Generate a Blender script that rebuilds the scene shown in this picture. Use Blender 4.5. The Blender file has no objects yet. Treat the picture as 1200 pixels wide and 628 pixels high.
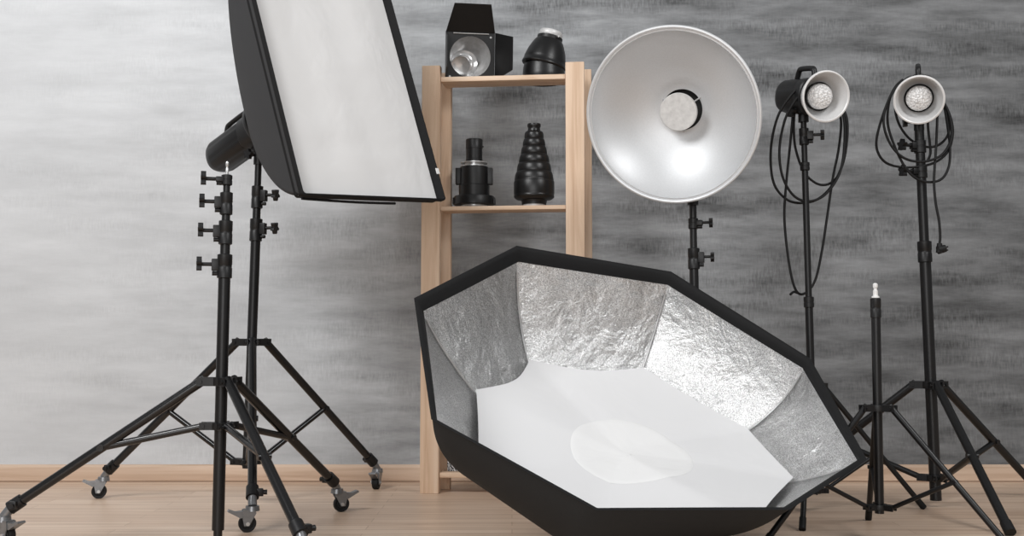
import bpy, bmesh, math, random
from mathutils import Vector, Matrix, noise
random.seed(7)
PI = math.pi
C = bpy.context.scene.collection
scene = bpy.context.scene

# ------------------------------------------------------------------ camera
CAM_H, PITCH, FPX = 0.55, math.radians(3.70), 1300.0
cam = bpy.data.cameras.new('camera'); camo = bpy.data.objects.new('camera', cam); C.objects.link(camo)
camo.location = (0, 0, CAM_H); camo.rotation_euler = (PI/2 + PITCH, 0, 0)
cam.sensor_width = 36.0; cam.lens = FPX/1200*36.0; cam.clip_start = 0.05
scene.camera = camo

# ------------------------------------------------------------------ world, lights, exposure
w = bpy.data.worlds.new('world'); scene.world = w; w.use_nodes = True
w.node_tree.nodes['Background'].inputs[0].default_value = (1.0, 1.0, 1.0, 1)
w.node_tree.nodes['Background'].inputs[1].default_value = 0.26
scene.view_settings.view_transform = 'Standard'; scene.view_settings.look = 'None'
scene.view_settings.exposure = 0.08; scene.view_settings.gamma = 1.0
scene.view_settings.use_curve_mapping = False

def area(name, loc, target, sx, sy, power):
    l = bpy.data.lights.new(name, 'AREA'); l.shape = 'RECTANGLE'; l.size = sx; l.size_y = sy; l.energy = power
    o = bpy.data.objects.new(name, l); C.objects.link(o); o.location = loc
    d = Vector(target) - Vector(loc)
    o.rotation_euler = d.to_track_quat('-Z', 'Y').to_euler()
    return o
area('studio_light_left', (-2.3, 0.9, 3.5), (-0.2, 4.0, 0.5), 1.6, 1.3, 105)
area('studio_light_right', (2.6, 0.9, 3.5), (0.5, 3.8, 0.5), 1.3, 1.2, 66)
area('added_fill_light', (-0.9, -2.6, 1.5), (-0.3, 4.0, 0.6), 3.4, 2.0, 90)  # unseen fill added behind the camera to flatten light and lift the lower wall

# ------------------------------------------------------------------ projection helper: a pixel of the photo at a given distance
FW = Vector((0, math.cos(PITCH), math.sin(PITCH))); UP = Vector((0, -math.sin(PITCH), math.cos(PITCH))); RT = Vector((1, 0, 0))
CP = Vector((0, 0, CAM_H))
def ray(px, py): return FW + RT*((px-600)/FPX) + UP*((314-py)/FPX)
def at(px, py, Y):
    r = ray(px, py); return CP + r*(Y/r.y)
def nearest(px, py, P):
    r = ray(px, py).normalized(); return CP + r*((Vector(P)-CP).dot(r))

# ------------------------------------------------------------------ materials
def lin(s):
    s = s/255.0
    return s/12.92 if s <= 0.04045 else ((s+0.055)/1.055)**2.4
def rgb(r, g, b): return (lin(r), lin(g), lin(b), 1)
class NT:
    def __init__(s, name):
        s.m = bpy.data.materials.new(name); s.m.use_nodes = True; s.t = s.m.node_tree
        s.b = s.t.nodes['Principled BSDF']
    def n(s, typ, **kw):
        n = s.t.nodes.new(typ)
        for k, v in kw.items(): setattr(n, k, v)
        return n
    def l(s, a, b): s.t.links.new(a, b)
    def set(s, **kw):
        for k, v in kw.items(): s.b.inputs[k.replace('_', ' ')].default_value = v
    def coord(s, scale=(1, 1, 1), kind='Object', rot=(0, 0, 0)):
        tc = s.n('ShaderNodeTexCoord'); mp = s.n('ShaderNodeMapping'); mp.inputs['Scale'].default_value = scale
        mp.inputs['Rotation'].default_value = rot
        s.l(tc.outputs[kind], mp.inputs['Vector']); return mp.outputs[0]
    def noise(s, vec, scale=1.0, detail=4.0, rough=0.55, dist=0.0):
        n = s.n('ShaderNodeTexNoise'); n.inputs['Scale'].default_value = scale; n.inputs['Detail'].default_value = detail
        n.inputs['Roughness'].default_value = rough; n.inputs['Distortion'].default_value = dist
        s.l(vec, n.inputs['Vector']); return n.outputs['Fac']
    def math(s, op, a, b=0.0, c=None):
        n = s.n('ShaderNodeMath', operation=op)
        for i, v in enumerate((a, b, c)):
            if v is None: continue
            if hasattr(v, 'is_output'): s.l(v, n.inputs[i])
            else: n.inputs[i].default_value = v
        return n.outputs[0]
    def ramp(s, fac, stops):
        n = s.n('ShaderNodeValToRGB'); e = n.color_ramp.elements
        while len(e) < len(stops): e.new(0.5)
        for i, (p, c) in enumerate(stops): e[i].position = p; e[i].color = c
        s.l(fac, n.inputs[0]); return n.outputs[0]
    def mix(s, fac, a, b, blend='MIX'):
        n = s.n('ShaderNodeMix', data_type='RGBA', blend_type=blend)
        for i, v in ((0, fac), (6, a), (7, b)):
            if hasattr(v, 'is_output'): s.l(v, n.inputs[i])
            else: n.inputs[i].default_value = v
        return n.outputs[2]
    def bump(s, h, strength=0.3, dist=0.01):
        n = s.n('ShaderNodeBump'); n.inputs['Strength'].default_value = strength; n.inputs['Distance'].default_value = dist
        s.l(h, n.inputs['Height']); s.l(n.outputs[0], s.b.inputs['Normal'])

def plain(name, col, rough=0.5, metal=0.0, var=0.12, bump=0.05, nscale=60, spec=0.5):
    t = NT(name); v = t.coord()
    f = t.noise(v, nscale, 3)
    c2 = tuple(min(1, x*(1+var)) for x in col[:3]) + (1,); c1 = tuple(x*(1-var) for x in col[:3]) + (1,)
    t.l(t.ramp(f, [(0.3, c1), (0.7, c2)]), t.b.inputs['Base Color'])
    t.set(Roughness=rough, Metallic=metal)
    t.b.inputs['Specular IOR Level'].default_value = 0.5 if metal else spec
    if bump: t.bump(f, bump, 0.002)
    return t.m

M = {}
M['black_metal'] = plain('black_powder_coat', rgb(18, 18, 19), 0.36, spec=0.4)
M['black_plastic'] = plain('black_plastic', rgb(18, 18, 19), 0.42, spec=0.4)
M['black_gloss'] = plain('black_gloss_paint', rgb(15, 15, 16), 0.36, spec=0.45)
M['rubber'] = plain('black_rubber', rgb(18, 18, 19), 0.6, spec=0.3)
M['black_fabric'] = plain('black_fabric', rgb(38, 40, 42), 0.8, 0, 0.1, 0.25, 400, spec=0.25)
M['rim_fabric'] = plain('black_rim_fabric', rgb(22, 22, 23), 0.75, 0, 0.1, 0.2, 400, spec=0.25)
M['leg_metal'] = plain('black_glossy_leg', rgb(18, 18, 19), 0.22)
M['chrome'] = plain('brushed_zinc', rgb(190, 190, 190), 0.3, 0.6)
M['light_metal'] = plain('light_satin_metal', rgb(200, 200, 200), 0.4, 0.15)
M['caster_zinc'] = plain('grey_zinc', rgb(128, 129, 131), 0.3, 0.55)
M['box_fabric'] = plain('charcoal_fabric', rgb(56, 57, 59), 0.8, 0, 0.1, 0.25, 400, spec=0.25)
M['steel'] = plain('polished_steel', rgb(215, 215, 215), 0.22, 0.6)
M['dish'] = plain('satin_silver_paint', rgb(212, 214, 216), 0.5, 0.55, 0.03, 0.02, 200)
M['reflector'] = plain('silver_reflector', rgb(215, 215, 215), 0.45, 0.2, 0.04, 0.05, 300)
M['white_plate'] = plain('white_satin', rgb(205, 205, 204), 0.45)
M['white_plastic'] = plain('white_plastic', rgb(225, 225, 224), 0.45)
M['dark_hole'] = plain('dark_interior', rgb(20, 20, 20), 0.7)

def fabric_white(name, col, sc):
    t = NT(name); v = t.coord((1, 1, 1))
    a = t.noise(v, sc, 3, 0.5, 0.6); b = t.noise(v, 350, 2)
    h = t.math('ADD', a, t.math('MULTIPLY', b, 0.03))
    t.set(Base_Color=col, Roughness=0.75); t.bump(h, 0.5, 0.012)
    return t.m
M['diffuser'] = fabric_white('white_diffusion_fabric', rgb(219, 219, 219), 5)
M['diffuser_in'] = fabric_white('white_inner_diffusion_fabric', rgb(217, 217, 218), 4)
M['diffuser_patch'] = fabric_white('white_centre_patch_fabric', rgb(225, 225, 225), 6)

def silver_lining():
    t = NT('crinkled_silver_lining'); v = t.coord()
    n1 = t.noise(v, 7, 5, 0.6, 0.3); n2 = t.noise(v, 420, 2, 0.6); n3 = t.noise(v, 20, 5, 0.62, 0.9)
    h = t.math('ADD', t.math('MULTIPLY', n1, 1.5), t.math('ADD', t.math('MULTIPLY', n2, 0.09), t.math('MULTIPLY', n3, 0.40)))
    t.l(t.ramp(n2, [(0.35, rgb(145, 145, 145)), (0.65, rgb(240, 240, 240))]), t.b.inputs['Base Color'])
    t.set(Metallic=0.95, Roughness=0.29); t.bump(h, 0.7, 0.02)
    return t.m
M['silver'] = silver_lining()

def glass_bulb():
    t = NT('frosted_lamp_glass'); v = t.coord()
    vo = t.n('ShaderNodeTexVoronoi'); vo.inputs['Scale'].default_value = 150; t.l(v, vo.inputs['Vector'])
    t.l(t.ramp(vo.outputs['Distance'], [(0.1, rgb(250, 250, 250)), (0.75, rgb(198, 198, 198))]), t.b.inputs['Base Color'])
    t.set(Roughness=0.15, Metallic=0.0); t.bump(vo.outputs['Distance'], 0.8, 0.004)
    return t.m
M['bulb'] = glass_bulb()

def wood(name, c1, c2, c3, axis='Z', knots=True):
    t = NT(name); s = {'X': (1.3, 26, 26), 'Y': (26, 1.3, 26), 'Z': (26, 26, 1.3)}[axis]
    v = t.coord(s); f = t.noise(v, 1.0, 6, 0.6, 0.8)
    v2 = t.coord(tuple(x*0.28 for x in s)); g = t.noise(v2, 1.0, 3, 0.5, 0.4)
    col = t.ramp(f, [(0.28, c1), (0.52, c2), (0.75, c3)])
    col = t.mix(t.math('MULTIPLY', g, 0.35), col, c1, 'MULTIPLY')
    if knots:
        ks = {'X': (2.2, 7, 7), 'Y': (7, 2.2, 7), 'Z': (7, 7, 2.2)}[axis]
        vo = t.n('ShaderNodeTexVoronoi'); vo.inputs['Scale'].default_value = 1.0
        t.l(t.coord(ks), vo.inputs['Vector'])
        k = t.ramp(vo.outputs['Distance'], [(0.06, (1, 1, 1, 1)), (0.17, (0, 0, 0, 1))])
        col = t.mix(k, col, rgb(128, 92, 68))
    t.l(col, t.b.inputs['Base Color']); t.set(Roughness=0.55); t.bump(f, 0.12, 0.002)
    return t.m
PINE = (rgb(194, 162, 134), rgb(221, 195, 169), rgb(233, 211, 189))
M['pine_z'] = wood('pine_upright', *PINE, axis='Z')
M['pine_x'] = wood('pine_board', *PINE, axis='X', knots=False)
M['pine_y'] = wood('pine_rung', *PINE, axis='Y', knots=False)
M['skirting'] = wood('oak_skirting', rgb(184, 155, 131), rgb(213, 188, 165), rgb(226, 204, 184), 'X', knots=False)

def wall_mat():
    t = NT('brushed_grey_plaster')
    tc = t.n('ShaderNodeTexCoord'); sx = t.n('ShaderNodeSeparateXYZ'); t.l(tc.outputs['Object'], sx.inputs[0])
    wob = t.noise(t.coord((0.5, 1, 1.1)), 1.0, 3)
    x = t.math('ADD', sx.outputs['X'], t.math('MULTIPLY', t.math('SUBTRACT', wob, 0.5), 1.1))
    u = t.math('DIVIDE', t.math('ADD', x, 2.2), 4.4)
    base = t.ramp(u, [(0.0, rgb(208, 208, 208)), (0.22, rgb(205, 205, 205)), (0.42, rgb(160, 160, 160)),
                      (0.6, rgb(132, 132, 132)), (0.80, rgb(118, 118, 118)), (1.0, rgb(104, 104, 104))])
    a = t.noise(t.coord((2.3, 1, 12)), 1.0, 6, 0.65, 0.0)           # broad horizontal trowel strokes
    c = t.noise(t.coord((0.9, 1, 2.6)), 1.0, 6, 0.6, 0.0)         # cloudy patches
    b = t.noise(t.coord((7, 1, 40)), 1.0, 4, 0.6, 0.2)
    rib = t.noise(t.coord((170, 1, 36)), 1.0, 2, 0.5)               # short vertical bristle marks
    mk = t.noise(t.coord((2.6, 1, 11.0)), 1.0, 3, 0.55)
    mask = t.ramp(mk, [(0.46, (0.15, 0.15, 0.15, 1)), (0.64, (1, 1, 1, 1))])
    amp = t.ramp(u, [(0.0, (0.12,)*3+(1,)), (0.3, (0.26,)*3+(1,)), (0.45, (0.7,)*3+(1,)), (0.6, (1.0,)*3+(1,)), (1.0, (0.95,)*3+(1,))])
    d = t.math('ADD', t.math('MULTIPLY', t.math('SUBTRACT', a, 0.5), 3.0), t.math('MULTIPLY', t.math('SUBTRACT', b, 0.5), 0.35))
    d = t.math('ADD', d, t.math('MULTIPLY', t.math('SUBTRACT', c, 0.5), 1.3))
    d2 = t.math('MULTIPLY', t.math('MULTIPLY', t.math('SUBTRACT', rib, 0.56), mask), 1.2)
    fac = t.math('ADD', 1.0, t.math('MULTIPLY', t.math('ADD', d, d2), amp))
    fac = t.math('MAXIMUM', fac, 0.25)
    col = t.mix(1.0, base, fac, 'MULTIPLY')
    col = t.mix(1.0, col, (0.965, 1.0, 1.035, 1), 'MULTIPLY')
    t.l(col, t.b.inputs['Base Color']); t.set(Roughness=0.8)
    t.bump(t.math('ADD', b, t.math('MULTIPLY', rib, 0.3)), 0.15, 0.004)
    return t.m
M['wall'] = wall_mat()

def floor_mat():
    t = NT('laminate_floor_strips'); v = t.coord()
    br = t.n('ShaderNodeTexBrick'); br.offset = 0.37
    br.inputs['Color1'].default_value = rgb(223, 199, 177); br.inputs['Color2'].default_value = rgb(204, 176, 152)
    br.inputs['Mortar'].default_value = rgb(166, 134, 106)
    br.inputs['Scale'].default_value = 1.0; br.inputs['Mortar Size'].default_value = 0.0012
    br.inputs['Brick Width'].default_value = 1.15; br.inputs['Row Height'].default_value = 0.068; br.inputs['Bias'].default_value = 0.0
    t.l(v, br.inputs['Vector'])
    g = t.noise(t.coord((1.6, 34, 1)), 1.0, 6, 0.6, 0.6); g2 = t.noise(t.coord((0.9, 9, 1)), 1.0, 3, 0.5, 0.3)
    gr = t.ramp(g, [(0.3, rgb(196, 176, 158)), (0.60, rgb(255, 255, 255))])
    col = t.mix(0.8, br.outputs['Color'], gr, 'MULTIPLY')
    col = t.mix(t.math('MULTIPLY', g2, 0.5), col, rgb(226, 204, 184))
    t.l(col, t.b.inputs['Base Color']); t.set(Roughness=0.38)
    t.bump(g, 0.05, 0.002)
    return t.m
M['floor'] = floor_mat()

def pattern_mat():
    t = NT('black_white_woven_pattern'); v = t.coord((1, 1, 1), rot=(0, 0.5, 0))
    wv = t.n('ShaderNodeTexWave'); wv.inputs['Scale'].default_value = 46; wv.inputs['Distortion'].default_value = 9
    wv.inputs['Detail'].default_value = 2; wv.inputs['Detail Scale'].default_value = 2.2; t.l(v, wv.inputs['Vector'])
    t.l(t.ramp(wv.outputs['Fac'], [(0.46, rgb(34, 36, 40)), (0.60, rgb(205, 206, 208))]), t.b.inputs['Base Color'])
    t.set(Roughness=0.8)
    return t.m
M['pattern'] = pattern_mat()

# ------------------------------------------------------------------ mesh builder
class MB:
    def __init__(s): s.bm = bmesh.new()
    def grid(s, rows, closed_u=False, flip=False):
        vr = [[s.bm.verts.new(p) for p in r] for r in rows]
        for i in range(len(vr)-1):
            n = len(vr[i])
            for j in range(n if closed_u else n-1):
                k = (j+1) % n
                q = (vr[i][j], vr[i][k], vr[i+1][k], vr[i+1][j])
                try: s.bm.faces.new(q[::-1] if flip else q)
                except ValueError: pass
        return vr
    def cap(s, vs):
        try: s.bm.faces.new(vs)
        except ValueError: pass
    def box(s, c, size, mat=None, bev=0.0):
        m = Matrix.Translation(Vector(c)) @ (mat if mat else Matrix()) @ Matrix.Diagonal((*size, 1))
        b2 = bmesh.new(); bmesh.ops.create_cube(b2, size=1.0, matrix=m)
        if bev: bmesh.ops.bevel(b2, geom=b2.edges[:], offset=bev, segments=2, affect='EDGES', profile=0.6)
        s.join(b2); return s
    def join(s, b2):
        me = bpy.data.meshes.new('tmp'); b2.to_mesh(me); b2.free(); s.bm.from_mesh(me); bpy.data.meshes.remove(me)
    def tube(s, p0, p1, r0, r1=None, seg=20, caps=True):
        p0, p1 = Vector(p0), Vector(p1); r1 = r0 if r1 is None else r1
        z = (p1-p0).normalized(); x = z.orthogonal().normalized(); y = z.cross(x)
        rows = [[p + (x*math.cos(a)+y*math.sin(a))*r for a in [2*PI*k/seg for k in range(seg)]] for p, r in ((p0, r0), (p1, r1))]
        v = s.grid(rows, True)
        if caps: s.cap(v[0][::-1]); s.cap(v[1])
        return s
    def path(s, pts, r, seg=10, closed=False):
        pts = [Vector(p) for p in pts]; n = len(pts); rows = []; ref = None
        for i, p in enumerate(pts):
            t = (pts[(i+1) % n if closed else min(i+1, n-1)] - pts[(i-1) % n if closed else max(i-1, 0)]).normalized()
            if ref is None: ref = t.orthogonal().normalized()
            ref = (ref - t*ref.dot(t)).normalized(); y = t.cross(ref)
            rows.append([p + (ref*math.cos(a)+y*math.sin(a))*r for a in [2*PI*k/seg for k in range(seg)]])
        if closed: rows.append(rows[0])
        v = s.grid(rows, True)
        if not closed: s.cap(v[0][::-1]); s.cap(v[-1])
        return s
    def lathe(s, prof, mat=None, seg=48, cap0=False, cap1=False):
        mat = mat or Matrix()
        rows = [[mat @ Vector((r*math.cos(2*PI*k/seg), r*math.sin(2*PI*k/seg), z)) for k in range(seg)] for r, z in prof]
        v = s.grid(rows, True)
        if cap0: s.cap(v[0][::-1])
        if cap1: s.cap(v[-1])
        return s
    def prism(s, poly, t, mat=None):
        """polygon in local xy, thickness t centred on local z"""
        mat = mat or Matrix()
        a = [s.bm.verts.new(mat @ Vector((x, y, -t/2))) for x, y in poly]
        b = [s.bm.verts.new(mat @ Vector((x, y, t/2))) for x, y in poly]
        n = len(poly); s.cap(a[::-1]); s.cap(b)
        for i in range(n): s.cap((a[i], a[(i+1) % n], b[(i+1) % n], b[i]))
        return s
    def build(s, name, mat, parent=None, smooth=True, angle=40, recalc=True):
        bm = s.bm
        bmesh.ops.remove_doubles(bm, verts=bm.verts[:], dist=1e-6)
        if recalc: bmesh.ops.recalc_face_normals(bm, faces=bm.faces[:])
        org = Vector((0, 0, 0)); p = parent
        while p is not None: org += p.location; p = p.parent
        for v in bm.verts: v.co -= org
        if smooth:
            for f in bm.faces: f.smooth = True
            for e in bm.edges:
                if len(e.link_faces) == 2 and e.calc_face_angle(0) > math.radians(angle): e.smooth = False
        me = bpy.data.meshes.new(name); bm.to_mesh(me); bm.free()
        me.materials.append(mat)
        o = bpy.data.objects.new(name, me); C.objects.link(o); o.parent = parent
        return o

def tag(o, label, cat, group=None):
    o['label'] = label; o['category'] = cat
    if group: o['group'] = group
    return o
def thing(name, loc, label, cat, group=None):
    o = bpy.data.objects.new(name, None); C.objects.link(o); o.location = loc; o.empty_display_size = 0.1
    return tag(o, label, cat, group)
def frame(origin, n, up=(0, 0, 1), roll=0.0):
    """local z along n, local y up"""
    z = Vector(n).normalized(); x = Vector(up).cross(z).normalized(); y = z.cross(x)
    m = Matrix((x, y, z)).transposed().to_4x4() @ Matrix.Rotation(roll, 4, 'Z')
    return Matrix.Translation(Vector(origin)) @ m
def smooth_path(pts, n=8, closed=False):
    pts = [Vector(p) for p in pts]; out = []; L = len(pts)
    g = (lambda i: pts[i % L]) if closed else (lambda i: pts[max(0, min(L-1, i))])
    for i in range(L if closed else L-1):
        a, b, c, d = g(i-1), g(i), g(i+1), g(i+2)
        for k in range(n):
            t = k/n
            out.append(0.5*((2*b) + (c-a)*t + (2*a-5*b+4*c-d)*t*t + (3*b-a-3*c+d)*t**3))
    if not closed: out.append(pts[-1])
    return out

# ------------------------------------------------------------------ setting
WALL_Y = 4.36
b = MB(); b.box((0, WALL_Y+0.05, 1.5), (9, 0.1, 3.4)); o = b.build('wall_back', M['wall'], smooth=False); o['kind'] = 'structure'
b = MB(); b.box((0, 1.6, -0.05), (9, 5.52, 0.1)); o = b.build('floor', M['floor'], smooth=False); o['kind'] = 'structure'
b = MB(); b.prism([(-0.006, 0.0), (-0.006, 0.003), (-0.012, 0.004), (-0.012, 0.054), (-0.009, 0.062), (-0.004, 0.066), (0.0, 0.066), (0.0, 0.0)], 9,
                  Matrix.Translation((0, WALL_Y-0.0, 0)) @ Matrix(((0, 0, 1, 0), (1, 0, 0, 0), (0, 1, 0, 0), (0, 0, 0, 1))))
o = b.build('baseboard_back', M['skirting']); o['kind'] = 'structure'

# ------------------------------------------------------------------ wooden shelf unit
SA = math.radians(-6.0)
SH0 = at(503, 560, 4.02); SHX = SH0.x - 0.034
shelf = thing('shelf_unit', (SHX, 4.02, 0), 'pale pine ladder shelf unit standing against the grey wall', 'shelf')
SM = Matrix.Translation((SHX, 4.02, 0)) @ Matrix.Rotation(SA, 4, 'Z')
PW, PD, SW, SD, SHT = 0.068, 0.035, 0.595, 0.150, 1.555
for x in (PW/2, SW-PW/2):
    for y, dx in ((PD/2, 0), (SD-PD/2, 0.022)):
        b = MB(); b.box((0, 0, 0), (PW, PD, SHT), bev=0.003)
        b.bm.transform(SM @ Matrix.Translation((x+dx, y, SHT/2))); b.build('post', M['pine_z'], shelf)
for x in (PW/2, SW-PW/2):
    for z in (0.28, 0.78, 1.38):
        b = MB(); b.box((0, 0, 0), (0.022, SD-2*PD, 0.045), bev=0.002); b.bm.transform(SM @ Matrix.Translation((x, SD/2, z))); b.build('rung', M['pine_y'], shelf)
def zat(py, Y): return at(600, py, Y).z
Z_TOP, Z_MID, Z_LOW, Z_BOT = zat(91.5, 4.04), zat(242.5, 4.04), zat(396, 4.04), zat(553, 4.04)
for z, th in ((Z_TOP, 0.018), (Z_MID, 0.015), (Z_LOW, 0.018), (Z_BOT, 0.018)):
    b = MB(); b.box((0, 0, 0), (SW-2*PW-0.002, 0.102, th), bev=0.002); b.bm.transform(SM @ Matrix.Translation((SW/2, 0.061, z-th/2))); b.build('shelf_board', M['pine_x'], shelf)

# ------------------------------------------------------------------ things on the shelf
def shelf_pos(px, dy, z):
    """point on the shelf at photo column px, dy behind the front"""
    q = at(px, 300, 4.02+dy); return Vector((q.x, 4.02+dy, z))
PM = 4.10/FPX     # metres per photo pixel at the shelf

# --- barn-door reflector (top board, left)
p = shelf_pos(550.5, 0.075, Z_TOP)
bd = thing('barn_door_reflector', p, 'square black barn-door reflector with silver bowl, flaps open, on shelf top', 'lamp reflector')
FM = frame(p + Vector((0, 0, 0.094)), Vector((0.15, -1, -0.10)))
hw = 0.092
b = MB()          # square front frame with a round opening
N = 64
def sq(a, h):
    c, s_ = math.cos(a), math.sin(a); k = h/max(abs(c), abs(s_)); return c*k, s_*k
ri = 0.077
outer_b = [FM @ Vector((*sq(2*PI*k/N+PI/4, hw), -0.022)) for k in range(N)]
outer_f = [FM @ Vector((*sq(2*PI*k/N+PI/4, hw), 0.0)) for k in range(N)]
inner_f = [FM @ Vector((ri*math.cos(2*PI*k/N+PI/4), ri*math.sin(2*PI*k/N+PI/4), 0.0)) for k in range(N)]
inner_b = [FM @ Vector((ri*math.cos(2*PI*k/N+PI/4), ri*math.sin(2*PI*k/N+PI/4), -0.022)) for k in range(N)]
b.grid([outer_b, outer_f, inner_f, inner_b, outer_b], True); b.build('front_frame', M['black_plastic'], bd, angle=30)
b = MB(); b.lathe([(ri, -0.004), (0.074, -0.02), (0.066, -0.045), (0.045, -0.075), (0.030, -0.082)], FM, 56); b.lathe([(0.030, -0.082), (0.0005, -0.082)], FM, 56)
b.build('silver_bowl', M['steel'], bd)
b = MB(); b.lathe([(0.080, -0.02), (0.078, -0.035), (0.060, -0.065), (0.046, -0.09), (0.03, -0.10), (0.001, -0.10)], FM, 40); b.build('rear_housing', M['black_plastic'], bd)
b = MB()
CM = FM @ Matrix.Scale(1.15, 4) @ Matrix.Translation((-0.018, -0.018, -0.05)) @ Matrix.Rotation(math.radians(14), 4, 'X') @ Matrix.Rotation(math.radians(-16), 4, 'Y')
b.lathe([(0.046, -0.012), (0.044, 0.004), (0.038, 0.014), (0.034, 0.016), (0.033, 0.040), (0.031, 0.042), (0.029, 0.040), (0.028, 0.020), (0.0005, 0.018)], CM, 48)
b.build('inner_cup', M['steel'], bd)
# leaves: top, left, right, bottom
def leaf(name, base0, base1, up, taper, length, fwd):
    b0, b1 = Vector(base0), Vector(base1); e = b1-b0; d = (Vector(up)*math.cos(fwd) + Vector((0, 0, 1))*math.sin(fwd)).normalized()*length
    q = [b0, b1, b1+d-e*taper, b0+d+e*taper]
    nrm = e.cross(d).normalized()*0.0018
    bb = MB(); v0 = [bb.bm.verts.new(FM @ (x-nrm)) for x in q]; v1 = [bb.bm.verts.new(FM @ (x+nrm)) for x in q]
    bb.cap(v0[::-1]); bb.cap(v1)
    for i in range(4): bb.cap((v0[i], v0[(i+1) % 4], v1[(i+1) % 4], v1[i]))
    return bb.build('flap', M['black_plastic'], bd, smooth=False)
h = hw
leaf('t', (-h, h, 0.002), (h, h, 0.002), (0, 1, 0), 0.13, 0.115, math.radians(38))
leaf('l', (-h, -h+0.004, 0.002), (-h, h, 0.002), (-1, 0, 0), 0.2, 0.10, math.radians(88))
leaf('r', (h+0.002, -h+0.006, 0.002), (h+0.002, h, 0.002), (1, 0, 0), 0.16, 0.11, math.radians(62))
leaf('b', (-h+0.004, -h, 0.002), (h-0.004, -h, 0.002), (0, -1, 0), 0.1, 0.006, math.radians(75))
b = MB(); b.tube(FM @ Vector((-h*0.7, h-0.006, 0.003)), FM @ Vector((h*0.75, h-0.006, 0.003)), 0.0022); b.build('hinge_pin', M['chrome'], bd)
for x, y in ((0.076, 0.074), (0.074, -0.076), (-0.076, -0.076)):
    b = MB(); b.tube(FM @ Vector((x, y, -0.001)), FM @ Vector((x, y, 0.004)), 0.004, seg=12)
    b.build('screw', M['chrome'], bd)

# --- nested dome reflectors (top board, right)
p = shelf_pos(637.5, 0.08, Z_TOP)
gl = thing('dome_reflector', p, 'glossy black dome reflector with silver ring, tilted in its cup on shelf top', 'lamp reflector')
T = Matrix.Translation(p)
b = MB(); b.lathe([(0.0805, 0.0), (0.082, 0.004), (0.082, 0.010), (0.080, 0.013), (0.079, 0.03), (0.077, 0.052), (0.074, 0.066), (0.070, 0.066), (0.072, 0.01), (0.070, 0.002)], T, 64)
b.build('lower_cup', M['black_gloss'], gl)
TD = T @ Matrix.Translation((0.0, 0, 0.062)) @ Matrix.Rotation(math.radians(13), 4, 'Y')
b = MB(); b.lathe([(0.070, -0.006), (0.081, -0.004), (0.084, 0.0), (0.083, 0.006), (0.080, 0.010), (0.079, 0.022), (0.0785, 0.026), (0.077, 0.032), (0.072, 0.052), (0.063, 0.074), (0.055, 0.090), (0.049, 0.098)], TD, 72)
b.build('dome', M['black_gloss'], gl)
b = MB(); b.lathe([(0.048, 0.095), (0.048, 0.102), (0.048, 0.110), (0.045, 0.112), (0.0005, 0.112)], TD, 48); b.build('neck', M['black_plastic'], gl)
b = MB(); b.lathe([(0.043, 0.110), (0.0445, 0.112), (0.0445, 0.129), (0.042, 0.132), (0.037, 0.132), (0.037, 0.118), (0.0005, 0.118)], TD, 48); b.build('mount_ring', M['light_metal'], gl)
b = MB(); b.tube(TD @ Vector((0.026, -0.035, 0.108)), TD @ Vector((0.031, -0.049, 0.108)), 0.0035, seg=12); b.build('lock_screw', M['chrome'], gl)

# --- optical projection attachment (middle board, left)
def U(v): return v/5.23*PM
p = shelf_pos(555.5, 0.08, Z_MID)
pj = thing('projection_attachment', p, 'black stepped projection lens attachment with side brackets on middle shelf', 'lens attachment')
T = Matrix.Translation(p); H0 = 592
def prof(pts): return [(U(r), U(H0-y)) for r, y in pts]
b = MB(); b.lathe(prof([(1, 592), (80, 592), (83, 588), (83, 570), (60, 570)]), T, 48); b.build('mount_foot', M['chrome'], pj)
b = MB(); b.lathe(prof([(70, 572), (122, 571), (125, 568), (125, 520), (122, 516), (94, 516), (95, 450), (90, 446), (90, 380), (88, 335), (80, 332), (30, 332)]), T, 48); b.build('barrel', M['black_plastic'], pj)
for s in (-1, 1):
    bb = MB(); bb.box((0, 0, 0), (U(36), U(60), U(102)), bev=0.003); bb.bm.transform(T @ Matrix.Translation((s*U(97), 0, U(H0-391)))); bb.build('side_bracket', M['black_plastic'], pj)
    bb = MB(); bb.box((0, 0, 0), (U(40), U(70), U(40)), bev=0.003); bb.bm.transform(T @ Matrix.Translation((s*U(112), 0, U(H0-545)))); bb.build('base_lug', M['black_plastic'], pj)
b = MB(); b.lathe(prof([(60, 334), (82, 332), (82, 326), (62, 324), (62, 312), (84, 311), (84, 305), (52, 303), (40, 303)]), T, 48); b.build('gobo_plate', M['chrome'], pj)
b = MB(); b.lathe(prof([(52, 312), (52, 285), (50, 283), (50, 220), (52, 218), (52, 164), (49, 160), (44, 160), (44, 240), (1, 242)]), T, 48); b.build('lens_tube', M['black_plastic'], pj)
b = MB(); b.tube(T @ Vector((U(50), 0, U(H0-205))), T @ Vector((U(58), 0, U(H0-205))), 0.003, seg=12); b.build('focus_screw', M['black_metal'], pj)

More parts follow.
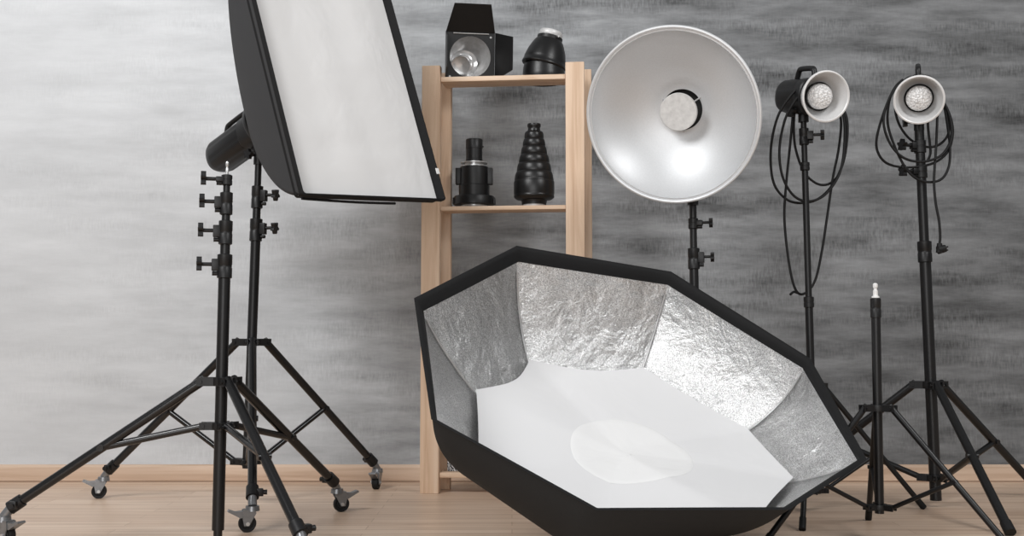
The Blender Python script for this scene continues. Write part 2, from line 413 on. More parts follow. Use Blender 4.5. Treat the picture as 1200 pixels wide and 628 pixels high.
# --- snoot (middle board, right)
p = shelf_pos(626, 0.08, Z_MID)
sn = thing('snoot', p, 'tall black ribbed conical snoot on silver foot, on the middle shelf', 'snoot')
T = Matrix.Translation(p)
b = MB(); b.lathe(prof([(1, 592), (66, 592), (68, 588), (68, 566), (50, 566)]), T, 48); b.build('mount_foot', M['light_metal'], sn)
b = MB(); b.tube(T @ Vector((-U(55), -U(45), U(14))), T @ Vector((-U(60), -U(56), U(14))), U(7), seg=12); b.build('lock_screw', M['steel'], sn)
pts = [(60, 568), (76, 566), (78, 545), (80, 540), (110, 534), (122, 524), (125, 518), (125, 512), (123, 508), (125, 500), (125, 428), (123, 423), (120, 418), (121, 412),
       (117, 385), (112, 368), (106, 362), (107, 352), (103, 325), (98, 312), (92, 307), (95, 300), (91, 275), (85, 259), (79, 254), (82, 247), (78, 222), (73, 208), (68, 203), (71, 196), (67, 172), (63, 160), (58, 156),
       (60, 148), (58, 126), (55, 116), (48, 111), (40, 108), (38, 98), (37, 88), (41, 82), (42, 70), (40, 63), (34, 63), (34, 100), (1, 110)]
b = MB(); b.lathe(prof(pts), T, 64); b.build('cone', M['black_gloss'], sn, angle=50)

# --- patterned box (bottom board)
p = shelf_pos(556, 0.085, Z_BOT)
pb = thing('patterned_box', p, 'black and white patterned box on bottom shelf behind the octagonal softbox', 'box')
b = MB(); b.box(p + Vector((0.0, 0, 0.05)), (0.19, 0.10, 0.10), bev=0.006); b.build('box_body', M['pattern'], pb)
b = MB(); b.box(p + Vector((0.0, 0, 0.106)), (0.196, 0.106, 0.014), bev=0.004); b.build('lid', M['pattern'], pb)

# ------------------------------------------------------------------ light stands
def star_knob(parent, base, d, scale=1.0, name='knob'):
    d = Vector(d).normalized(); base = Vector(base)
    b = MB(); b.tube(base, base + d*0.030*scale, 0.0055*scale, seg=12)
    m = frame(base + d*0.036*scale, d, up=(0, 0.2, 1)); poly = []
    for k in range(40):
        a = 2*PI*k/40; r = (0.0165 + 0.0045*math.cos(5*a))*scale; poly.append((r*math.cos(a), r*math.sin(a)))
    b.prism(poly, 0.014*scale, m)
    return b.build(name, M['black_plastic'], parent)

def pole_point(base, top, z): t = (z-base.z)/(top.z-base.z); return base.lerp(top, t)

def tripod(name, label, ctr, R, theta, base_z, top, z_collar, z_hub, t_brace, leg_r, sections, locks, casters=False,
           group='tripod light stands', swivel=(), leg_mat='black_metal', spigot=None, knob_side=-1, knob_s=1.0, collar_s=1.0):
    """sections: (z0, z1, radius); locks: (z centre, half height, radius, knob direction)"""
    base = Vector((ctr[0], ctr[1], base_z)); top = Vector(top)
    st = thing(name, (ctr[0], ctr[1], 0), label, 'light stand', group)
    P = lambda z: pole_point(base, top, z)
    for z0, z1, r in sections:
        b = MB(); b.tube(P(z0), P(z1), r, seg=28); b.build('pole_section', M['black_metal'], st)
    for zc, hh, r, kd in locks:
        b = MB(); ax = (top-base).normalized()
        b.lathe([(r*0.8, -hh), (r, -hh+0.002), (r, -hh*0.15), (r*0.95, -hh*0.1), (r*0.95, hh*0.1), (r, hh*0.15), (r, hh-0.002), (r*0.75, hh)], frame(P(zc), ax, up=(0, 1, 0)), 28)
        d = Vector(kd).normalized() if kd else None
        if d is not None:
            b.box(P(zc+hh*0.1) + d*(r+0.004), (0.022, 0.022, hh*1.0), Matrix.Rotation(math.atan2(d.y, d.x), 4, 'Z'), bev=0.003)
        lk = b.build('lock_collar', M['black_plastic'], st)
        if d is not None:
            star_knob(lk, P(zc+hh*0.15) + d*(r+0.012), d, knob_s)
            bb = MB(); q = P(zc-hh*0.6); bb.tube(q + d*(r*0.9), q + d*(r+0.013), 0.006, seg=12); bb.build('lock_bolt', M['black_plastic'], lk)
    pr = sections[0][2]
    dirs = [Vector((math.cos(theta+2*PI*k/3), math.sin(theta+2*PI*k/3), 0)) for k in range(3)]
    for nm, z, ext, hh in (('leg_collar', z_collar, 0.055*collar_s, 0.012*collar_s), ('brace_hub', z_hub, 0.045*collar_s, 0.010*collar_s)):
        b = MB(); b.lathe([(pr, -hh), (pr+0.010, -hh), (pr+0.011, 0), (pr+0.010, hh), (pr, hh)], Matrix.Translation(P(z)), 28)
        for d in dirs:
            sd = Vector((-d.y, d.x, 0)); rm = Matrix.Rotation(math.atan2(d.y, d.x), 4, 'Z')
            for s in (-1, 1):
                b.box(P(z) + d*(pr+ext)/2 + d*0.004 + sd*s*(leg_r+0.003), (ext-pr+0.012, 0.004, hh*2), rm)
            b.box(P(z) + d*(pr+0.012) , (0.02, leg_r*2+0.004, hh*1.8), rm)
            b.tube(P(z) + d*ext - sd*(leg_r+0.009), P(z) + d*ext + sd*(leg_r+0.009), 0.0055*collar_s, seg=12)
        hub = b.build(nm, M['black_plastic'], st)
    lower = Vector((ctr[0], ctr[1], 0))
    for k, d in enumerate(dirs):
        a0 = P(z_collar) + d*0.055*collar_s
        foot = lower + d*R
        sd = Vector((-d.y, d.x, 0))
        end = foot + Vector((0, 0, 0.098)) - d*0.020 if casters else foot + Vector((0, 0, leg_r*0.9))
        u = (end-a0).normalized()
        b = MB(); b.tube(a0 - u*0.01, end, leg_r, seg=20)
        lg = b.build('leg', M[leg_mat], st)
        at_ = a0.lerp(end, t_brace); h0 = P(z_hub) + d*0.045*collar_s
        bb = MB()
        for s in (-1, 1): bb.tube(at_ - sd*leg_r*1.25, at_ + sd*leg_r*1.25, 0.0045, seg=10)
        bb.build('rivet', M['chrome'], lg)
        bb = MB(); br = leg_r*0.72
        off = (-u.cross(sd)).normalized()*leg_r*0.0
        bb.tube(h0, at_ + off, br, seg=16)
        v = (at_-h0).normalized()
        bb.tube(at_ - sd*(leg_r+0.004), at_ + sd*(leg_r+0.004), br*0.95, seg=14)
        bb.build('brace', M[leg_mat], st)
        if casters:
            sw = swivel[k]
            bb = MB(); bb.tube(end - u*0.034, end + u*0.004, leg_r*1.35, leg_r*1.4, 20)
            bb.box(end - u*0.014 + sd*leg_r*1.5, (0.02, 0.022, 0.022), Matrix.Rotation(math.atan2(d.y, d.x), 4, 'Z'), bev=0.003)
            bb.tube(end - u*0.014 + sd*leg_r*1.6, end - u*0.014 + sd*leg_r*3.1, 0.006, 0.0075, 12)
            bb.build('leg_clamp', M['black_plastic'], lg)
            q = Vector((foot.x, foot.y, 0)); wr = 0.025
            f = Vector((math.cos(sw), math.sin(sw), 0)); sx = Vector((-f.y, f.x, 0))
            piv = q + Vector((0, 0, 0.062)); ax = q + f*0.014 + Vector((0, 0, wr))
            bb = MB(); bb.tube(end, piv + Vector((0, 0, 0.010)), leg_r*0.95, 0.013, 18)
            bb.tube(piv + Vector((0, 0, 0.012)), piv - Vector((0, 0, 0.002)), 0.019, 0.021, 20)
            m = Matrix((f, Vector((0, 0, 1)), sx)).transposed().to_4x4()
            for s in (-1, 1):
                bb.prism([(-0.016, 0.038), (-0.02, 0.030), (0.0, -0.006), (0.014, -0.006), (0.020, 0.022), (0.018, 0.038)], 0.003, Matrix.Translation(ax - f*0.004 + sx*s*0.0145) @ m)
            bb.prism([(-0.018, 0.034), (0.016, 0.034), (0.016, 0.040), (-0.018, 0.040)], 0.03, Matrix.Translation(ax - f*0.004) @ m)
            bb.build('caster_fork', M['caster_zinc'], lg)
            bb = MB(); wm = frame(ax, sx); bb.lathe([(0.004, -0.0115), (0.014, -0.0115), (0.016, -0.009), (0.023, -0.0105), (wr, -0.007), (wr, 0.007), (0.023, 0.0105), (0.016, 0.009), (0.014, 0.0115), (0.004, 0.0115)], wm, 36)
            bb.build('caster_wheel', M['rubber'], lg)
            bb = MB(); bb.tube(ax - sx*0.019, ax + sx*0.019, 0.0055, seg=12); bb.build('axle', M['chrome'], lg)
            bb = MB(); bb.prism([(0.004, 0.022), (0.010, 0.036), (0.034, 0.034), (0.052, 0.041), (0.056, 0.036), (0.036, 0.025), (0.02, 0.016)], 0.026, Matrix.Translation(ax) @ m); bb.build('brake_pedal', M['caster_zinc'], lg)
        else:
            bb = MB(); bb.tube(end - u*0.035, end + u*0.004, leg_r*1.18, leg_r*1.22, 18); bb.build('rubber_foot', M['rubber'], lg)
    if spigot:
        b = MB(); r = spigot[0]; ax = (top-base).normalized()
        b.lathe([(r*1.6, 0), (r*1.6, 0.004), (r, 0.006), (r, 0.020), (r*0.7, 0.022), (r*0.7, 0.027), (r, 0.029), (r, 0.038), (r*0.5, 0.041), (r*0.5, spigot[1]-0.003), (r*0.3, spigot[1])], frame(top, ax, up=(0, 1, 0)), 20, True, True)
        b.build('spigot', M[spigot[2]], st)
    return st

def zz(py, Y): return at(600, py, Y).z
def kdir(x, y=-0.35): return Vector((x, y, 0))

# B: front-left caster stand without a head
YB = 3.08; cb = (-0.806, YB)
topB = Vector((at(266, 205, YB).x, YB, zz(206, YB)))
kl = kdir(-1, -0.25)
tripod('caster_stand', 'black wheeled stand without a head, in front of the softbox stand', cb, 0.570, math.radians(184.5), 0.012, topB,
       zz(447, YB), zz(499, YB), 0.53, 0.0135,
       [(0.03, zz(322, YB), 0.0165), (zz(324, YB), zz(284, YB), 0.0135), (zz(290, YB), zz(249, YB), 0.0115), (zz(255, YB), zz(212, YB), 0.0095), (0.012, 0.04, 0.012)],
       [(zz(312, YB), 0.034, 0.0205, kl), (zz(272.5, YB), 0.034, 0.019, kl), (zz(238.5, YB), 0.032, 0.0175, kl), (zz(211, YB), 0.015, 0.015, kl)],
       casters=True, group='wheeled light stands', swivel=(math.radians(-25), math.radians(-60), math.radians(25)), spigot=(0.0045, 0.026, 'chrome'), leg_mat='leg_metal')
# A: rear caster stand carrying the softbox
YA = 3.76; ca = (-0.889, YA)
topA = Vector((at(303, 190, YA).x, YA, zz(186, YA)))
kr = kdir(1, -0.25)
tripod('caster_stand', 'black wheeled stand carrying the strobe and large rectangular softbox', ca, 0.552, math.radians(45), 0.12, topA,
       zz(401, YA), zz(541, YA), 0.53, 0.0135,
       [(0.12, zz(281, YA), 0.0165), (zz(283, YA), zz(242, YA), 0.0135), (zz(246, YA), zz(190, YA), 0.0115)],
       [(zz(269.5, YA), 0.039, 0.021, kr), (zz(231, YA), 0.039, 0.0195, kr)],
       casters=True, group='wheeled light stands', swivel=(math.radians(-100), math.radians(195), math.radians(200)), leg_mat='leg_metal')
# C: tall stand on the right
YC = 3.70; cc = (1.398, YC)
topC = Vector((at(1077, 150, YC).x, YC, zz(146, YC)))
tripod('light_stand', 'tall black tripod stand at right edge, holding the rightmost flash lamp', cc, 0.545, math.radians(-90), 0.022, topC,
       zz(451, YC), zz(560, YC), 0.52, 0.0135,
       [(0.022, zz(306, YC), 0.0185), (zz(308, YC), zz(150, YC), 0.0155)],
       [(zz(295, YC), 0.036, 0.023, None), (zz(202, YC), 0.020, 0.020, kl), (zz(172, YC), 0.022, 0.0195, kl)])
# D: small low stand with bare white tip
YD = 3.08; cd = (1.008, YD)
topD = Vector((at(1026, 350, YD).x, YD, zz(349, YD)))
tripod('light_stand', 'short black tripod stand with bare white tip, between two lamp stands', cd, 0.36, math.radians(77), 0.07, topD,
       zz(478, YD), zz(594, YD), 0.52, 0.0085,
       [(0.075, zz(372, YD), 0.0125), (zz(374, YD), zz(350, YD), 0.0095)],
       [(zz(361, YD), 0.028, 0.0145, None)], spigot=(0.0065, 0.038, 'white_plastic'), collar_s=0.75)
# E: thin stand holding the angled lamp
YE = 3.59; ce = (0.968, YE)
topE = Vector((at(941.5, 140, YE).x, YE, zz(136, YE)))
tripod('light_stand', 'thin black tripod stand behind the octagonal softbox, holding the lamp turned right', ce, 0.375, math.radians(129.5), 0.07, topE,
       zz(452, YE), zz(575, YE), 0.55, 0.0085,
       [(0.07, zz(352, YE), 0.0125), (zz(354, YE), zz(196, YE), 0.0105), (zz(198, YE), zz(142, YE), 0.0095)],
       [(zz(354, YE), 0.018, 0.0165, None), (zz(195, YE), 0.014, 0.0155, None), (zz(160, YE), 0.028, 0.0155, kr)], collar_s=0.75, knob_s=0.85)
# F: stand behind the beauty dish
YF = 3.60; cf = (at(814.5, 300, YF).x, YF)
topF = Vector((at(812, 240, YF).x, YF, zz(236, YF)))
tripod('light_stand', 'black stand behind the octagonal softbox, holding up the big silver beauty dish', cf, 0.24, math.radians(75), 0.07, topF,
       0.42, 0.12, 0.52, 0.0085,
       [(0.07, zz(303, YF), 0.0145), (zz(305, YF), zz(240, YF), 0.0115)],
       [(zz(303, YF), 0.035, 0.019, kr), (zz(262, YF), 0.018, 0.016, kr)], collar_s=0.75, knob_s=0.8)

# ------------------------------------------------------------------ flash heads
def strobe(name, label, org, n, r=0.06, back=0.24, front=0.02, foot=None, handle=True, group=None, up=(0, 0, 1), ribs=True, mat='black_plastic'):
    st = thing(name, org, label, 'flash head', group)
    m = frame(org, n, up)
    b = MB(); seg = 64; rows = []
    for z, s in ((-back, 0.80), (-back+0.004, 0.88), (-back+0.018, 0.95), (-back+0.03, 1.0), (-0.055, 1.0), (-0.05, 0.97), (-0.045, 1.04), (front-0.004, 1.06), (front, 1.0)):
        ring = []
        for k in range(seg):
            a = 2*PI*k/seg; c, s_ = math.cos(a), math.sin(a)
            q = (abs(c)**4 + abs(s_)**4)**(-0.25); q = 1 + (q-1)*0.45
            rr = r*s*q*(1 - (0.03 if (ribs and -back+0.025 < z < -0.052 and k % 8 in (3, 4)) else 0))
            ring.append(m @ Vector((rr*c, rr*s_, z)))
        rows.append(ring)
    v = b.grid(rows, True); b.cap(v[0][::-1]); b.cap(v[-1]); b.build('body', M[mat], st, angle=35)
    b = MB(); b.lathe([(r*0.72, -back-0.002), (r*0.74, -back-0.0005), (r*0.74, -back+0.003)], m, 32, True); b.build('control_panel', M['rubber'], st)
    if handle:
        b = MB()
        pts = [(0, r*1.0, -back*0.72), (0, r*1.45, -back*0.66), (0, r*1.56, -back*0.58), (0, r*1.56, -back*0.22), (0, r*1.45, -back*0.14), (0, r*1.0, -back*0.10)]
        P = smooth_path([m @ Vector(p) for p in pts], 4); b.path(P, 0.009, 10); b.build('handle', M['black_plastic'], st)
    if foot is not None:
        foot = Vector(foot); a = m @ Vector((0, -r*0.95, -back*0.35))
        b = MB(); x = m.to_3x3() @ Vector((1, 0, 0))
        b.tube(a + x*0.016 + Vector((0, 0, 0.01)), foot + Vector((0, 0, 0.03)) + x*0.013, 0.007, seg=12); b.tube(a - x*0.016 + Vector((0, 0, 0.01)), foot + Vector((0, 0, 0.03)) - x*0.013, 0.007, seg=12)
        b.tube(foot + Vector((0, 0, 0.03)) - x*0.022, foot + Vector((0, 0, 0.03)) + x*0.022, 0.014, seg=18)
        b.tube(foot - Vector((0, 0, 0.03)), foot + Vector((0, 0, 0.03)), 0.017, 0.016, 20)
        br = b.build('tilt_bracket', M['black_plastic'], st)
        star_knob(br, foot + Vector((0, 0, 0.0)) - x*0.012, -x + Vector((0, -0.2, 0)), 0.9)
    return st, m

# A strobe + softbox
YAW, PIT, ROL, SBW, SBH, SBD = 0.84, 0.299, 0.072, 0.59, 0.882, 0.473
SA_ = Vector((-0.868, 3.76, 1.267))
nA = Vector((math.sin(YAW)*math.cos(PIT), -math.cos(YAW)*math.cos(PIT), math.sin(PIT)))
strobe('strobe_head', 'dark grey strobe head fixed behind the large rectangular softbox', SA_, nA, 0.058, 0.255, 0.03, foot=topA + Vector((0, 0, 0.01)))
w0 = Vector((math.cos(YAW), math.sin(YAW), 0)); u0 = nA.cross(w0); u0 = u0 if u0.z > 0 else -u0
sw_ = w0*math.cos(ROL) + u0*math.sin(ROL); su_ = -w0*math.sin(ROL) + u0*math.cos(ROL)
sb = thing('softbox', SA_ + nA*0.05, 'large rectangular softbox with white front and black sides, tilted on wheeled stand', 'softbox')
def SBP(x, y, z): return SA_ + sw_*x + su_*y + nA*z
Z0 = 0.045
def rect_ring(hx, hy, z, rad, n=12):
    """rounded rectangle, 4*(2n) points"""
    pts = []
    for (sx, sy, a0) in ((1, 1, 0), (-1, 1, PI/2), (-1, -1, PI), (1, -1, 1.5*PI)):
        for k in range(n):
            a = a0 + PI/2*k/(n-1); pts.append((sx*(hx-rad) + rad*math.cos(a), sy*(hy-rad) + rad*math.sin(a)))
    # subdivide straight runs
    out = []
    L = len(pts)
    for i in range(L):
        p, q = pts[i], pts[(i+1) % L]; d = math.hypot(q[0]-p[0], q[1]-p[1]); m_ = 8 if (i % n) == n-1 else 1
        for j in range(m_): out.append((p[0]+(q[0]-p[0])*j/m_, p[1]+(q[1]-p[1])*j/m_, z))
    return out
b = MB(); rows = []
for i in range(25):
    s = i/24; g = 0.5*s**0.72 + 0.5*math.sin(s*PI/2)
    hx = 0.075 + (SBW/2-0.075)*g; hy = 0.075 + (SBH/2-0.075)*g; rad = 0.07*(1-s)**1.5 + 0.012
    z = Z0 + (SBD-Z0)*s
    rows.append([SBP(*q) for q in rect_ring(hx, hy, z, rad)])
lip = 0.035
rows.append([SBP(*q) for q in rect_ring(SBW/2, SBH/2, SBD+lip*0.2, 0.012)])
b.grid(rows, True); b.build('side_fabric', M['box_fabric'], sb, angle=60)
b = MB()
b.grid([[SBP(*q) for q in rect_ring(hx, hy, z, 0.01)] for hx, hy, z in ((SBW/2+0.0015, SBH/2+0.0015, SBD-0.008), (SBW/2+0.002, SBH/2+0.002, SBD+0.006), (SBW/2-0.003, SBH/2-0.003, SBD+0.008), (SBW/2-0.007, SBH/2-0.007, SBD-0.04))], True)
b.build('front_lip', M['rim_fabric'], sb, angle=60)
b = MB(); rows = []
for j in range(41):
    row = []
    for i in range(29):
        x = -SBW/2+0.008 + (SBW-0.016)*i/28; y = -SBH/2+0.008 + (SBH-0.016)*j/40
        e = min(1, min(i, 28-i)/4)*min(1, min(j, 40-j)/4)
        fold = 0.004*noise.noise(Vector((x*7, y*2.2, 1.7))) + 0.002*noise.noise(Vector((x*3, y*14, 4.2)))
        row.append(SBP(x, y, SBD-0.024 + e*(0.004+fold)))
    rows.append(row)
b.grid(rows); b.build('front_diffuser', M['diffuser'], sb)
b = MB(); b.lathe([(0.06, 0.035), (0.088, 0.035), (0.09, 0.04), (0.09, 0.052), (0.06, 0.055), (0.06, 0.035)], frame(SA_, nA), 40); b.build('speed_ring', M['black_metal'], sb)
b = MB(); b.path(smooth_path([SBP(x*SBW/2, -SBH/2-0.002-0.007*math.sin((x+1)*PI/2), SBD-0.02) for x in (-0.95, -0.6, -0.2, 0.15, 0.3)], 6), 0.004, 8); b.build('elastic_cord', M['rubber'], sb)
b = MB(); b.box((0, 0, 0), (0.012, 0.02, 0.003)); b.bm.transform(Matrix.Translation(SBP(SBW/2-0.004, -SBH/2+0.10, SBD+0.009)) @ Matrix((sw_, su_, nA)).transposed().to_4x4()); b.build('white_tab', M['white_plastic'], sb)

# ------------------------------------------------------------------ beauty dish
nF = Vector((-math.sin(math.radians(23))*math.cos(math.radians(19)), -math.cos(math.radians(23))*math.cos(math.radians(19)), -math.sin(math.radians(19))))
RC = at(787, 136, 3.42); RD = 0.279
dm = frame(RC, nF)
ds = thing('beauty_dish', RC - nF*0.17, 'large round silver beauty dish with central plate, facing forward', 'beauty dish')
DP = [(0.262, -0.002), (0.258, -0.014), (0.240, -0.040), (0.212, -0.070), (0.180, -0.096), (0.145, -0.117), (0.110, -0.131), (0.088, -0.138), (0.078, -0.141), (0.066, -0.142)]
b = MB(); b.lathe([(RD-0.006, -0.012), (RD-0.001, -0.008), (RD, -0.002), (RD-0.002, 0.002), (RD-0.006, 0.003), (RD-0.010, 0.001), (RD-0.012, -0.004), (0.2635, -0.004)] + DP, dm, 128)
b.build('bowl', M['dish'], ds, angle=28)
b = MB(); b.lathe([(r+0.004, z-0.005) for r, z in [(RD-0.010, -0.009)] + DP[1:]], dm, 96); b.build('bowl_back', M['reflector'], ds)
b = MB(); b.lathe([(0.067, -0.1425), (0.066, -0.175), (0.0005, -0.176)], dm, 48); b.build('mount_opening', M['dark_hole'], ds)
b = MB(); b.lathe([(0.0005, -0.088), (0.059, -0.088), (0.0605, -0.090), (0.0605, -0.096), (0.058, -0.097), (0.0005, -0.096)], dm, 64); b.build('deflector_plate', M['white_plate'], ds)
b = MB()
for k in range(3):
    a = 2*PI*k/3 + 0.5; c, s_ = math.cos(a), math.sin(a)
    b.tube(dm @ Vector((0.05*c, 0.05*s_, -0.094)), dm @ Vector((0.074*c, 0.074*s_, -0.150)), 0.0025, seg=8)
b.build('plate_strut', M['chrome'], ds)
hm = dm @ Matrix.Translation((0, 0, -0.176))
b = MB(); b.lathe([(0.074, 0.004), (0.074, -0.02), (0.060, -0.03), (0.060, -0.17), (0.05, -0.185), (0.0005, -0.186)], hm, 40); b.build('flash_head', M['black_plastic'], ds)
b = MB(); q = hm @ Vector((0, -0.055, -0.08)); b.tube(q + Vector((0, 0, 0.01)), topF + Vector((0, 0, 0.012)), 0.014, 0.016, 16); b.tube(topF - Vector((0, 0, 0.012)), topF + Vector((0, 0, 0.03)), 0.018, seg=16); b.build('tilt_bracket', M['black_plastic'], ds)

# ------------------------------------------------------------------ flash lamps with small reflectors
def lamp(name, label, rim, n, foot, R=0.08, r=0.058, back=0.20, flat=False):
    n = Vector(n).normalized(); depth = 0.068
    org = Vector(rim) - n*depth
    st, m = strobe(name, label, org, n, r, back, 0.004, foot=foot, group='flash heads with small round reflectors')
    st['category'] = 'flash lamp'
    b = MB(); b.lathe([(0.043, 0.0), (0.046, 0.004), (0.064, 0.022), (R*0.9, 0.048), (R*0.955, depth-0.006), (R, depth-0.004), (R+0.002, depth-0.001), (R+0.001, depth+0.002), (R-0.003, depth+0.003), (R-0.006, depth), (R*0.91, depth-0.010), (R*0.84, 0.046), (0.062, 0.024), (0.048, 0.006), (0.041, 0.003)], m, 72)
    b.build('reflector', M['reflector'], st, angle=30)
    b = MB(); b.lathe([(0.042, 0.001), (0.0465, 0.022), (0.045, 0.026), (0.0425, 0.022), (0.040, 0.001)], m, 48); b.build('lamp_socket', M['rubber'], st)
    b = MB(); b.lathe([(0.0395, 0.002), (0.0415, 0.024), (0.040, 0.036), (0.032, 0.047), (0.018, 0.053), (0.0005, 0.055)], m, 48); b.build('bulb', M['bulb'], st)
    return st, m
def ndir(yaw, pit): yaw, pit = math.radians(yaw), math.radians(pit); return Vector((math.sin(yaw)*math.cos(pit), -math.cos(yaw)*math.cos(pit), math.sin(pit)))
lampE, mE = lamp('flash_lamp', 'black flash lamp with round reflector turned right, on thin stand', at(968, 113, 3.47), ndir(12, -12), topE + Vector((0, 0, 0.01)), 0.080)
lampC, mC = lamp('flash_lamp', 'black flash lamp with round reflector facing forward, on tall rightmost stand', at(1077, 117, 3.56), ndir(-20, -19), topC + Vector((0, 0, 0.01)), 0.078)

# ------------------------------------------------------------------ coiled power cables
def cable(name, label, strands, Y0, conv, amp, r=0.0042, group='coiled power cables'):
    ox, oy, sc = conv
    b = MB()
    for si, (pts, ya, yb) in enumerate(strands):
        P = []
        for i, (x, y) in enumerate(pts):
            t = i/(len(pts)-1); Y = Y0 + ya + (yb-ya)*t + amp*math.sin(t*PI*1.0)*(-1 if si % 2 else 1)*0.5
            P.append(at(ox + x/sc, oy + y/sc, Y))
        b.path(smooth_path(P, 7), r, 10)
    o0 = strands[0][0][0]; loc = at(ox + o0[0]/sc, oy + o0[1]/sc, Y0)
    th = thing(name, loc, label, 'cable', group)
    b.build('cord', M['rubber'], th)
    return th
cE = cable('power_cable', 'black cable in long loops over the flash lamp turned right', [
    ([(112, 78), (80, 105), (45, 160), (28, 240), (34, 320), (65, 362), (105, 372), (150, 358), (190, 310), (212, 240), (212, 165), (190, 120)], -0.05, 0.10),
    ([(115, 88), (85, 125), (62, 170), (49, 240), (56, 305), (82, 352), (118, 368), (160, 352), (196, 300), (208, 230), (206, 160), (186, 120)], -0.06, 0.09),
    ([(88, 120), (84, 190), (90, 245), (112, 300), (148, 327), (182, 318), (203, 280), (214, 225), (214, 165), (194, 120)], 0.03, 0.10),
    ([(84, 130), (76, 220), (66, 320), (61, 400), (67, 480), (79, 555), (94, 592), (115, 591), (137, 560), (153, 490), (166, 405), (180, 310), (194, 240), (200, 170), (186, 125)], 0.02, 0.10),
    ([(76, 596), (84, 590), (95, 593)], 0.03, 0.035),
], 3.585, (890, 60, 2.0917), 0.03)
cC = cable('power_cable', 'black cable in round loops with plug, hung on the rightmost flash lamp', [
    ([(190, 130), (150, 170), (105, 270), (70, 390), (72, 460), (110, 512), (180, 533), (260, 531), (330, 514), (385, 475), (412, 420), (418, 350), (395, 270), (350, 190)], -0.02, 0.04),
    ([(190, 140), (145, 185), (110, 260), (100, 330), (120, 405), (160, 465), (215, 500), (290, 507), (360, 482), (400, 432), (413, 370), (400, 290), (360, 200)], -0.05, 0.03),
    ([(190, 180), (155, 240), (163, 315), (200, 382), (252, 425), (315, 441), (368, 421), (400, 370), (392, 290), (350, 210)], 0.04, 0.05),
    ([(190, 150), (135, 200), (118, 320), (148, 430), (200, 535), (255, 588), (320, 602), (372, 583), (401, 525), (405, 440), (392, 330), (375, 230)], -0.03, 0.05),
    ([(305, 250), (304, 340), (312, 420), (315, 470), (300, 505), (280, 500)], 0.0, 0.02),
    ([(350, 240), (346, 330), (342, 430), (335, 530), (332, 610), (340, 700), (355, 780), (360, 850), (357, 890)], 0.02, -0.02),
], 3.66, (1010, 60, 3.925), 0.03)
b = MB()
pl = at(1101.5, 291, 3.64)
b.tube(at(1101, 285, 3.64), at(1101, 296, 3.64), 0.008, 0.012, 14); b.tube(at(1099, 293, 3.64), at(1108, 291, 3.64), 0.014, 0.012, 16)
b.tube(at(1107, 290, 3.645), at(1111, 289, 3.645), 0.0025, seg=8); b.tube(at(1107, 293, 3.635), at(1111, 293, 3.635), 0.0025, seg=8)
b.build('plug', M['rubber'], cC)

# ------------------------------------------------------------------ big octagonal softbox lying face-up in front
OC = Vector((0.32278656, 2.87717871, 0.46485968))
ON = Vector((0.21114668, -0.51287243, 0.83209311)).normalized()
fit = [(0.03, 3.287, 0.791), (0.475, 3.388, 0.741), (0.831, 3.19, 0.529), (0.889, 2.809, 0.279), (0.615, 2.468, 0.138), (0.17, 2.367, 0.189), (-0.185, 2.565, 0.401), (-0.244, 2.946, 0.651)]
pix = [(606, 290), (786, 320), (948, 421), (1014, 538), (923, 597), (699, 598), (507, 492), (487, 351)]
RV = [nearest(px, py, q) for (px, py), q in zip(pix, fit)]
D_IN, K_IN, D_HUB = 0.245, 0.75, 0.43
ipix = {0: (621, 421), 1: (754, 431), 2: (876, 502), 3: (929, 568), 7: (558, 457)}
IC = OC - ON*D_IN + Vector((0.025, 0, 0.0))
IV = []
for i in range(8):
    q = IC + (Vector(fit[i])-OC)*K_IN
    IV.append(nearest(*ipix[i], q) if i in ipix else q)
HUB = OC - ON*D_HUB
HV = [HUB + (Vector(fit[i])-OC)*0.13 for i in range(8)]
MV = [IV[i] + (IV[i]-IC).normalized()*0.012 - ON*0.012 for i in range(8)]
# the two right-hand ribs are bent flatter by the weight resting on the floor
SN = (RV[3]-CP).cross(RV[4]-CP).normalized(); SN = SN if SN.dot(IC-CP) > 0 else -SN
for i in (3, 4):
    MV[i] = MV[i] + SN*max(0.0, SN.dot(HV[i]-CP)*0.20 - SN.dot(MV[i]-CP))
def rod(i, t):
    i %= 8; a, m_, c = RV[i], MV[i], HV[i]; tm = 0.5
    la = (t-tm)*(t-1)/((0-tm)*(0-1)); lm = (t-0)*(t-1)/((tm-0)*(tm-1)); lc = t*(t-tm)/((1-0)*(1-tm))
    return a*la + m_*lm + c*lc
def panel_pt(i, t, u, off=0.0):
    p = rod(i, t).lerp(rod(i+1, t), u)
    if off:
        ax = OC - ON*0.12; d = (ax-p); p = p + d.normalized()*off
    return p
octa = thing('octagonal_softbox', (HUB.x, HUB.y, 0), 'huge octagonal softbox lying open on the floor, silver lined with white diffuser', 'softbox')
b = MB(); NT_, NU = 28, 10
rows = []
for a in range(NT_+1):
    t = a/NT_; rows.append([panel_pt(i, t, k/NU) for i in range(8) for k in range(NU)])
b.grid(rows, True); b.build('outer_fabric', M['black_fabric'], octa, angle=70)
for i in range(8):
    b = MB(); rows = []
    for a in range(41):
        t = 0.03 + 0.97*a/40; row = []
        for k in range(25):
            u = k/24; p = panel_pt(i, t, u, 0.005)
            e = min(1, min(k, 24-k)/4)
            d = (OC - ON*0.12 - p).normalized()
            h_ = 0.006*abs(noise.noise(Vector((u*3+i*7.3, t*5, 0.4)))) + 0.003*noise.noise(Vector((u*11+i*3.1, t*9, 2.4)))
            row.append(p + d*h_*e)
        rows.append(row)
    b.grid(rows); b.build('silver_panel', M['silver'], octa, angle=80)
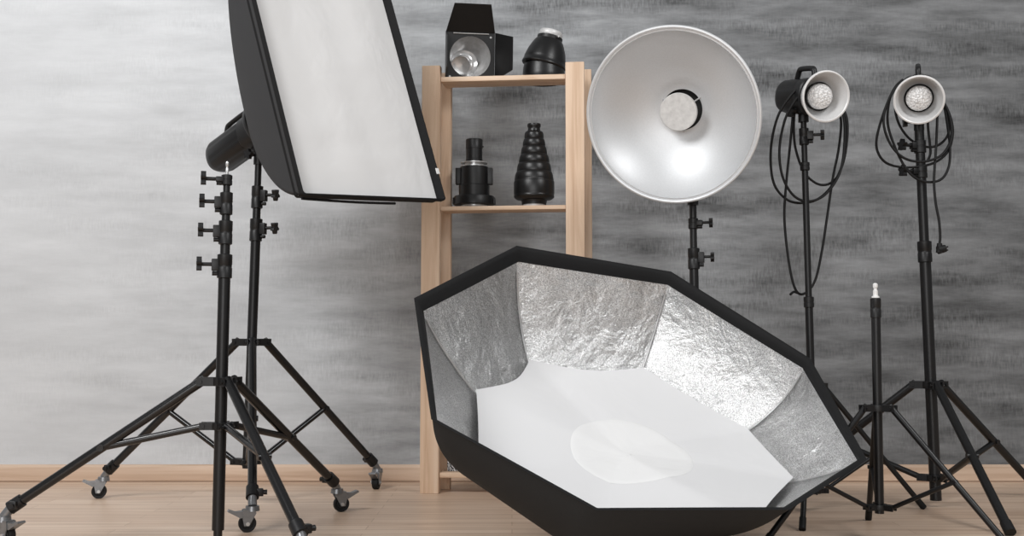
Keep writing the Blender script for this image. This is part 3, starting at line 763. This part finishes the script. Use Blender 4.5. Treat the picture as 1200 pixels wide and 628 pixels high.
# black rim band inside the mouth
b = MB(); rows = []
for t, off in ((-0.004, -0.004), (-0.008, 0.004), (0.0, 0.012), (0.03, 0.013), (0.050, 0.013), (0.052, 0.006)):
    rows.append([panel_pt(i, max(t, -0.01), k/NU, off) for i in range(8) for k in range(NU)])
b.grid(rows, True); b.build('rim_band', M['rim_fabric'], octa, angle=60)
for i in range(8):
    b = MB(); b.path([panel_pt(i, t/20, 0.0, 0.010) for t in range(2, 21)], 0.0028, 8); b.build('rod', M['chrome'], octa)
# inner diffuser with scalloped edges
DV = list(IV); DV[3] = rod(3, 0.42).lerp(IC, 0.09); DV[4] = rod(4, 0.20).lerp(OC, 0.03); DV[5] = rod(5, 0.38).lerp(OC, 0.04)
b = MB(); rows = []; NA = 12
edge = []
for i in range(8):
    for k in range(NA):
        u = k/NA; p = DV[i].lerp(DV[(i+1) % 8], u); sc = 1 - (0.09 if i in (7, 0) else 0.02 if i == 1 else 0.01)*math.sin(PI*u)**1.0
        edge.append(IC + (p-IC)*sc)
for j in range(21):
    s = max(j/20, 0.004); row = []
    for p in edge:
        q = IC + (p-IC)*s
        q = q + ON*(0.005*noise.noise(Vector((q.x*5, q.y*5, q.z*5)))*(1-s*0.3)) - ON*0.012*(1-s*s)
        row.append(q)
    rows.append(row)
b.grid(rows, True); dif = b.build('inner_diffuser', M['diffuser_in'], octa)
from mathutils.bvhtree import BVHTree
bv = BVHTree.FromPolygons([dif.matrix_basis @ v.co + octa.location for v in dif.data.vertices], [tuple(p.vertices) for p in dif.data.polygons])
def patch_pt(q, lift):
    hit = bv.ray_cast(q + ON*0.15, -ON)[0]
    return (hit if hit is not None else q) + ON*lift
PC = at(733, 551, 3.02); PC = IC + (PC-IC) - ON*((PC-IC).dot(ON))
ex = (RV[2]-RV[6]).normalized(); ex = (ex - ON*ex.dot(ON)).normalized(); ey = ON.cross(ex)
b = MB(); rows = []
for s in (0.01, 0.15, 0.3, 0.45, 0.6, 0.75, 0.88, 0.97, 1.0):
    rows.append([patch_pt(PC + (ex*math.cos(2*PI*k/72) + ey*math.sin(2*PI*k/72))*0.165*s, 0.0016 if s < 1 else 0.0002) for k in range(72)])
b.grid(rows, True); b.build('centre_patch', M['diffuser_patch'], dif)
# speed ring and mount that prop the back on the floor
sm = frame(HUB, -ON, up=(0, 0.3, 1))
b = MB(); b.lathe([(0.06, -0.005), (0.088, -0.004), (0.09, 0.0), (0.09, 0.022), (0.085, 0.026), (0.06, 0.026), (0.06, -0.005)], sm, 48); b.build('speed_ring', M['black_metal'], octa)
low = min((sm @ Vector((0.088*math.cos(a), 0.088*math.sin(a), 0.026))).z for a in [k*0.1 for k in range(63)])
print('octa speed ring lowest z', low)
